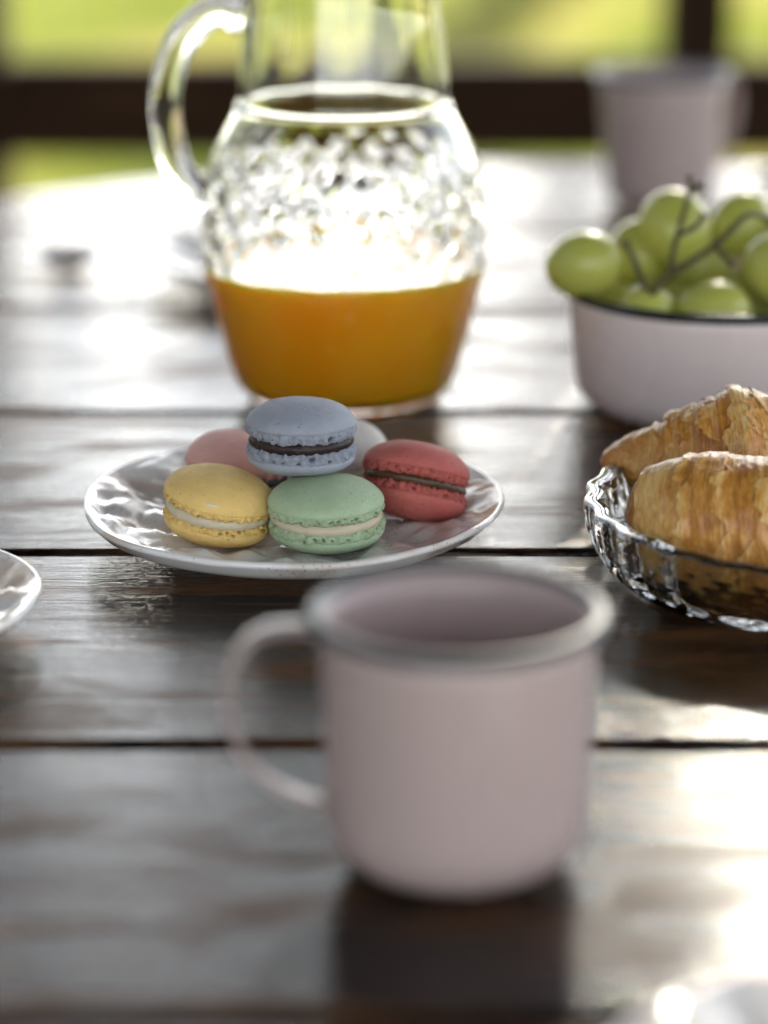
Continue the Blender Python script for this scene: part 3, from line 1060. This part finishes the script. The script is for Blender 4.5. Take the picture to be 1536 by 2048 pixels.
def pitcher():
    t = empty('glass_pitcher', (PX, PY, Z))
    tag(t, 'clear pressed glass pitcher with round handle, half full of orange juice', 'pitcher')
    key = [(44.5, 0), (46.0, 1.2), (46.4, 3.4), (47.6, 5.6), (52.0, 9.8), (56.0, 23.4), (62.5, 47.8), (65.6, 64.7), (66.3, 83.8), (65.1, 100.5), (63.1, 112.3), (59.5, 121.7),
           (54.7, 131), (50.9, 138.2), (50.7, 140.5), (49.4, 143), (48.6, 154), (46.3, 175), (44.5, 189), (44.0, 205), (46.0, 222), (50.0, 235), (52.5, 243)]
    path = smooth_path([(r / 1000, z / 1000) for r, z in key], 11)
    outer = [(0.0005, 0.0022), (0.030, 0.0022), (0.041, 0.0020)] + [(p[0], p[1]) for p in path]
    th = 0.0028
    lip = [(0.0524, 0.2442), (0.0512, 0.2448), (0.0500, 0.2440)]
    inner = []
    for p in reversed(path):
        if p[1] > 0.0105:
            inner.append((p[0] - th, p[1]))
    inner += [(0.046, 0.0090), (0.040, 0.0078), (0.022, 0.0074), (0.0005, 0.0074)]
    NO = len(outer)
    def dsp(i, tt, r, z):
        if i >= NO:
            return (0.0, 0.0)
        k = max(0.0, min(1.0, (z - 0.052) / 0.012)) * max(0.0, min(1.0, (0.129 - z) / 0.026))
        lo = max(0.0, min(1.0, (z - 0.012) / 0.01)) * max(0.0, min(1.0, (0.060 - z) / 0.012))
        nk = max(0.0, min(1.0, (z - 0.150) / 0.015))
        # pressed ornament: leaning leaf shapes in crossing diagonals
        wob = 0.35 * nz(3 * math.cos(tt), 3 * math.sin(tt), z * 40)
        p, q = 11 * tt + z * 115 + wob, 12 * tt - z * 170 + 1.3 * wob
        d = abs(math.sin(p)) * abs(math.sin(q))
        leaf = 0.0010 * d ** 0.8 + 0.0003 * math.sin(19 * tt + 260 * z + 2 * wob) * abs(math.sin(p)) + 0.0005 * nz(9 * math.cos(tt), 9 * math.sin(tt), z * 160)
        spout = 0.0
        if z > 0.215:                          # pouring lip points away to the right
            spout = 0.010 * ((z - 0.215) / 0.028) ** 2 * max(0.0, math.cos(tt - 0.2)) ** 6
        return (k * leaf + lo * 0.0005 * d + nk * 0.00012 * math.cos(12 * tt) + spout, 0.0)
    me = lathe('pitcher_body', outer + lip + inner, 260, dsp, cap0=True, cap1=True)
    link('body', me, M['glass'], t)
    hp = smooth_path([(-0.0462, 0, 0.1815), (-0.0545, 0, 0.1835), (-0.0635, 0, 0.1815), (-0.0755, 0, 0.1690), (-0.0820, 0, 0.1470), (-0.0812, 0, 0.1265), (-0.0770, 0, 0.1105), (-0.0700, 0, 0.1005), (-0.0648, 0, 0.0965)], 8)
    n = len(hp)
    rad = [0.0074 + 0.0022 * max(0, 1 - i / 8) + 0.0022 * max(0, 1 - (n - 1 - i) / 8) for i in range(n)]
    link('handle', tube('pitcher_handle', hp, rad, 24, 1.1), M['glass'], t, rot=(0, 0, R(4)))
    # juice: fills the inside and reaches a hair into the wall, as a wetted glass does
    wall = [(p[0] - th + 0.0004, p[1]) for p in path if 0.0105 < p[1] < 0.068]
    prof = [(0.0005, 0.0072), (0.022, 0.0072), (0.040, 0.0076), (0.0464, 0.0088)] + wall
    rt, zt = prof[-1]
    prof += [(rt - 0.0006, zt - 0.0008), (rt - 0.002, zt - 0.0012), (rt * 0.6, zt - 0.0012), (0.0005, zt - 0.0012)]
    j = link('orange_juice', lathe('orange_juice', prof, 160), M['juice'], None, (PX, PY, Z))
    tag(j, 'cloudy orange juice filling the lower half of the glass pitcher', 'juice')


pitcher()


# ------------------------------------------------------------------ crystal dish and croissants
DX, DY = 0.1735, 1.0331


def crystal_dish():
    key = [(0.0790, 0.0), (0.0845, 0.0012), (0.0895, 0.0065), (0.0930, 0.0145), (0.0948, 0.0215), (0.0957, 0.0275)]
    out = [(0.0005, 0.0012), (0.05, 0.0012), (0.0715, 0.0008)] + [(p[0], p[1]) for p in smooth_path(key, 8)]
    no = len(out)
    lip = [(0.0954, 0.0286), (0.0942, 0.0290), (0.0900, 0.0290), (0.0886, 0.0286)]
    inn = [(p[0], p[1]) for p in smooth_path([(0.0882, 0.0270), (0.0872, 0.0200), (0.0848, 0.0120), (0.0790, 0.0078), (0.0700, 0.0066)], 6)] + [(0.04, 0.0062), (0.0005, 0.0062)]
    def dsp(i, t, r, z):
        sc_ = 0.0009 * math.cos(26 * t)          # scalloped edge
        if i < 3:
            return (0, 0)
        if i < no + 4:
            k = max(0.0, min(1.0, z / 0.004)) * max(0.0, min(1.0, (0.0265 - z) / 0.003))
            p, q = 22 * t + z * 420, 22 * t - z * 420
            d = max(abs(math.sin(p)), abs(math.sin(q)))
            fan = 0.0002 * abs(math.sin(60 * t + 30 * z * 20))
            return (sc_ * min(1.0, z / 0.015) + k * (0.0006 * (d - 0.6) + fan), 0.0)
        k = max(0.0, min(1.0, (z - 0.0072) / 0.004)) * max(0.0, min(1.0, (0.026 - z) / 0.004))
        return (sc_ * min(1.0, z / 0.02) * 0.6 + k * 0.0002 * math.cos(60 * t), 0)
    o = link('crystal_dish', lathe('crystal_dish', out + lip + inn, 300, dsp, cap0=True, cap1=True), M['crystal'], None, (DX, DY, Z))
    tag(o, 'cut crystal dish with scalloped edge holding two croissants', 'dish')


crystal_dish()


def croissant(loc, rot, prof, bend, seed, slant, lam, label, flat=0.93):
    """prof: (u, radius, bake) in mm along the roll; steps in it are the edges of the wraps"""
    n = 110
    us = [p[0] for p in prof]
    L = us[-1]
    Rc = (L / 1000) / bend

    def point(g, ph, lift=0.0):
        e = max(0.0, 1 - (abs(g) / L) ** 10)
        c_, s_ = math.cos(ph), math.sin(ph)
        sg = 1 if g > 0 else -1
        uu = g + e * (slant * math.sin(ph + 0.9 + seed) * sg + 1.8 * nz(c_ * 1.6, s_ * 1.6, seed + g * 0.05) + 0.6 * nz(c_ * 7, s_ * 7, seed))
        uu = max(us[0], min(L, uu))
        k = max(0, min(len(prof) - 2, int(np.searchsorted(us, uu)) - 1))
        f = (uu - us[k]) / (us[k + 1] - us[k])
        rr = 1.03 * (prof[k][1] + (prof[k + 1][1] - prof[k][1]) * f) / 1000
        bk = prof[k][2] + (prof[k + 1][2] - prof[k][2]) * f
        fold = nz(uu * 0.33, c_ * 0.9 + seed, s_ * 0.9)                        # soft folds round the roll
        rr += e * (0.0011 * lam * fold * (0.3 + bk) + 0.0016 * nz(uu * 0.06, c_ * 1.5 + seed, s_ * 1.5)
                   + 0.00045 * nz(uu * 0.35, c_ * 5, s_ * 5 + seed) + 0.0002 * lam * nz(uu * 1.1, c_ * 1.6 + seed, s_ * 1.6))
        rr += lift
        ang = g / L * bend
        cx, cy_ = Rc * math.sin(ang), Rc * (1 - math.cos(ang))
        zz = rr * s_ * flat
        lim = -0.0200
        if zz < lim:
            zz = lim - (lim - zz) * 0.12
        o = rr * c_
        return (cx + o * math.sin(ang), cy_ - o * math.cos(ang), zz), bk, uu * 0.02, abs(ph - PI) / PI

    grid = list(np.arange(us[0], L, 0.32)) + [L]
    rings, at = [], {'bake': [], 'along': [], 'round': []}
    for g in grid:
        ring = []
        for j in range(n):
            p, bk, al, rd = point(g, 2 * PI * j / n)
            ring.append(p)
            at['bake'].append(bk)
            at['along'].append(al)
            at['round'].append(rd)
        rings.append(ring)
    t = empty('croissant', loc, rot)
    tag(t, label, 'croissant', 'croissants in the crystal dish')
    link('body', ring_mesh('croissant', rings, attrs=at), M['croissant'], t)
    # thin leaves of dough whose ragged outer edge has come away from the roll
    rnd = random.Random(int(seed * 10))
    for k in range(15):
        g0 = rnd.uniform(us[0] * 0.86, L * 0.25)
        wid = rnd.uniform(5, 11)
        pa = rnd.uniform(-1.2, 1.3)                # front and top: ph runs 0 front, pi/2 top
        pl = rnd.uniform(0.7, 1.5)
        up = rnd.uniform(0.0005, 0.0011)
        sd = rnd.uniform(0, 50)
        nu, nv = 16, 34
        vv, fs, a2 = [], [], {'bake': [], 'along': [], 'round': []}
        for iu in range(nu):
            for iv in range(nv):
                fu, fv_ = iu / (nu - 1), iv / (nv - 1)
                taper = math.sin(PI * fv_) ** 0.5
                edge = wid * taper * (0.75 + 0.45 * nz(fv_ * 6, sd, 1) + 0.22 * nz(fv_ * 22, sd, 2))
                g = max(us[0] + 0.5, g0 - fu * edge)
                ph = pa + pl * fv_ + 0.05 * nz(fu * 3, fv_ * 3, sd)
                p, bk, al, rd = point(g, ph, 0.0001 + up * fu ** 1.6 * taper)
                vv.append(p)
                a2['bake'].append(min(0.9, max(0.05, 0.30 + 0.35 * (1 - fu) * bk + 0.25 * nz(fu * 2, fv_ * 4, sd))))
                a2['along'].append(al + sd)
                a2['round'].append(rd)
        for iu in range(nu - 1):
            for iv in range(nv - 1):
                q = iu * nv + iv
                fs.append((q, q + 1, q + nv + 1, q + nv))
        link('flaky_layer', mesh('flaky_layer', vv, fs, a2), M['croissant'], t)
    return t


FRONT = [(-57, .5, .9), (-55.5, 7, .9), (-52, 13, .9), (-49, 15.8, .85), (-48.6, 18.0, .30), (-46, 19.4, .12), (-40, 21.8, .15), (-34, 23.6, .40), (-27, 25.2, .62), (-20, 26.3, .50),
         (-17.6, 26.8, .35), (-17.1, 25.6, .80), (-12, 26.2, .70), (0, 26.6, .60), (12, 26, .6), (17, 26.4, .5), (17.6, 25, .3), (30, 23.5, .5), (40, 20, .6), (40.5, 18, .3), (50, 12, .6), (56, 5, .9), (57, .5, .9)]
BACK = [(-58, .5, .8), (-56, 4.5, .75), (-49, 9.8, .55), (-41, 13.4, .28), (-35, 15.4, .22), (-31.5, 16, .5), (-31, 18.8, .55), (-26, 20.2, .62), (-20, 22.6, .72), (-14, 24.6, .78), (-8, 27.0, .78),
        (-6, 27.9, .8), (-5.5, 29.2, .35), (-4, 29.5, .12), (2, 28.2, .10), (8, 26, .22), (12, 24.5, .4), (12.6, 22.5, .6), (24, 20, .6), (34, 17, .5), (34.5, 14, .3), (46, 9, .6), (54, 4, .8), (56, .5, .8)]
croissant((0.1480, 1.0060, Z + 0.0064 + 0.0212), (R(8), R(-1), R(-3)), FRONT, 0.50, 2.3, 3.0, 0.5,
          'golden croissant lying at the front of the crystal dish')
croissant((0.1445, 1.0840, Z + 0.0064 + 0.0262), (R(-10), R(-4), R(2)), BACK, 0.42, 6.1, 1.2, 1.5,
          'golden croissant with a raised ridge at the back of the crystal dish')


# ------------------------------------------------------------------ small things on the far side of the table
def teaspoon():
    t = empty('teaspoon', (-0.183, 1.592, Z), (0, 0, R(200)))
    tag(t, 'small shiny steel teaspoon lying left of the pitcher', 'spoon')
    n, m = 28, 9
    rings = []
    for i in range(m):
        f = i / (m - 1)
        rings.append([(0.021 * f * math.cos(q) + 0.0, 0.0145 * f * math.sin(q), 0.0075 * f * f + 0.0010) for q in [2 * PI * j / n for j in range(n)]])
    for i in range(m - 1, -1, -1):
        f = i / (m - 1)
        rings.append([((0.021 * f + 0.0006 * f) * math.cos(q), (0.0145 * f + 0.0006 * f) * math.sin(q), 0.0075 * f * f) for q in [2 * PI * j / n for j in range(n)]])
    rings[0] = [(p[0] + 1e-5 * math.cos(k), p[1] + 1e-5 * math.sin(k), p[2]) for k, p in enumerate(rings[0])]
    link('bowl', ring_mesh('spoon_bowl', rings, cap0=False, cap1=False), M['steel'], t)
    pts = smooth_path([(0.0205, 0, 0.0078), (0.032, 0, 0.0125), (0.055, 0, 0.0120), (0.085, 0, 0.0060), (0.112, 0, 0.0020)], 6)
    n = len(pts)
    link('handle', tube('spoon_handle', pts, [0.0011] * n, 10, 2.6, (0, 1, 0)), M['steel'], t)


teaspoon()


def napkin():
    n = 40
    verts, faces = [], []
    for j in range(n):
        for i in range(n):
            u, v = i / (n - 1) * 2 - 1, j / (n - 1) * 2 - 1
            e = max(0.0, 1 - max(abs(u), abs(v)) ** 4)
            z = 0.0035 + e * (0.020 + 0.016 * nz(u * 2.0 + 3, v * 2.0, 1.0) + 0.008 * nz(u * 5, v * 5, 2.0)) + 0.002 * nz(u * 7, v * 7, 5)
            verts.append((0.088 * u + 0.012 * nz(v * 2, 5, 1), 0.075 * v + 0.012 * nz(u * 2, 8, 1), max(0.0010, z)))
    for j in range(n - 1):
        for i in range(n - 1):
            faces.append((j * n + i, j * n + i + 1, (j + 1) * n + i + 1, (j + 1) * n + i))
    o = link('cloth_napkin', mesh('cloth_napkin', verts, faces), M['linen'], None, (0.345, 1.800, Z), (0, 0, 0.4))
    md = o.modifiers.new('thickness', 'SOLIDIFY')
    md.thickness = 0.0012
    md.offset = 1.0
    tag(o, 'crumpled white cloth behind the grapes at the far right', 'napkin')


napkin()
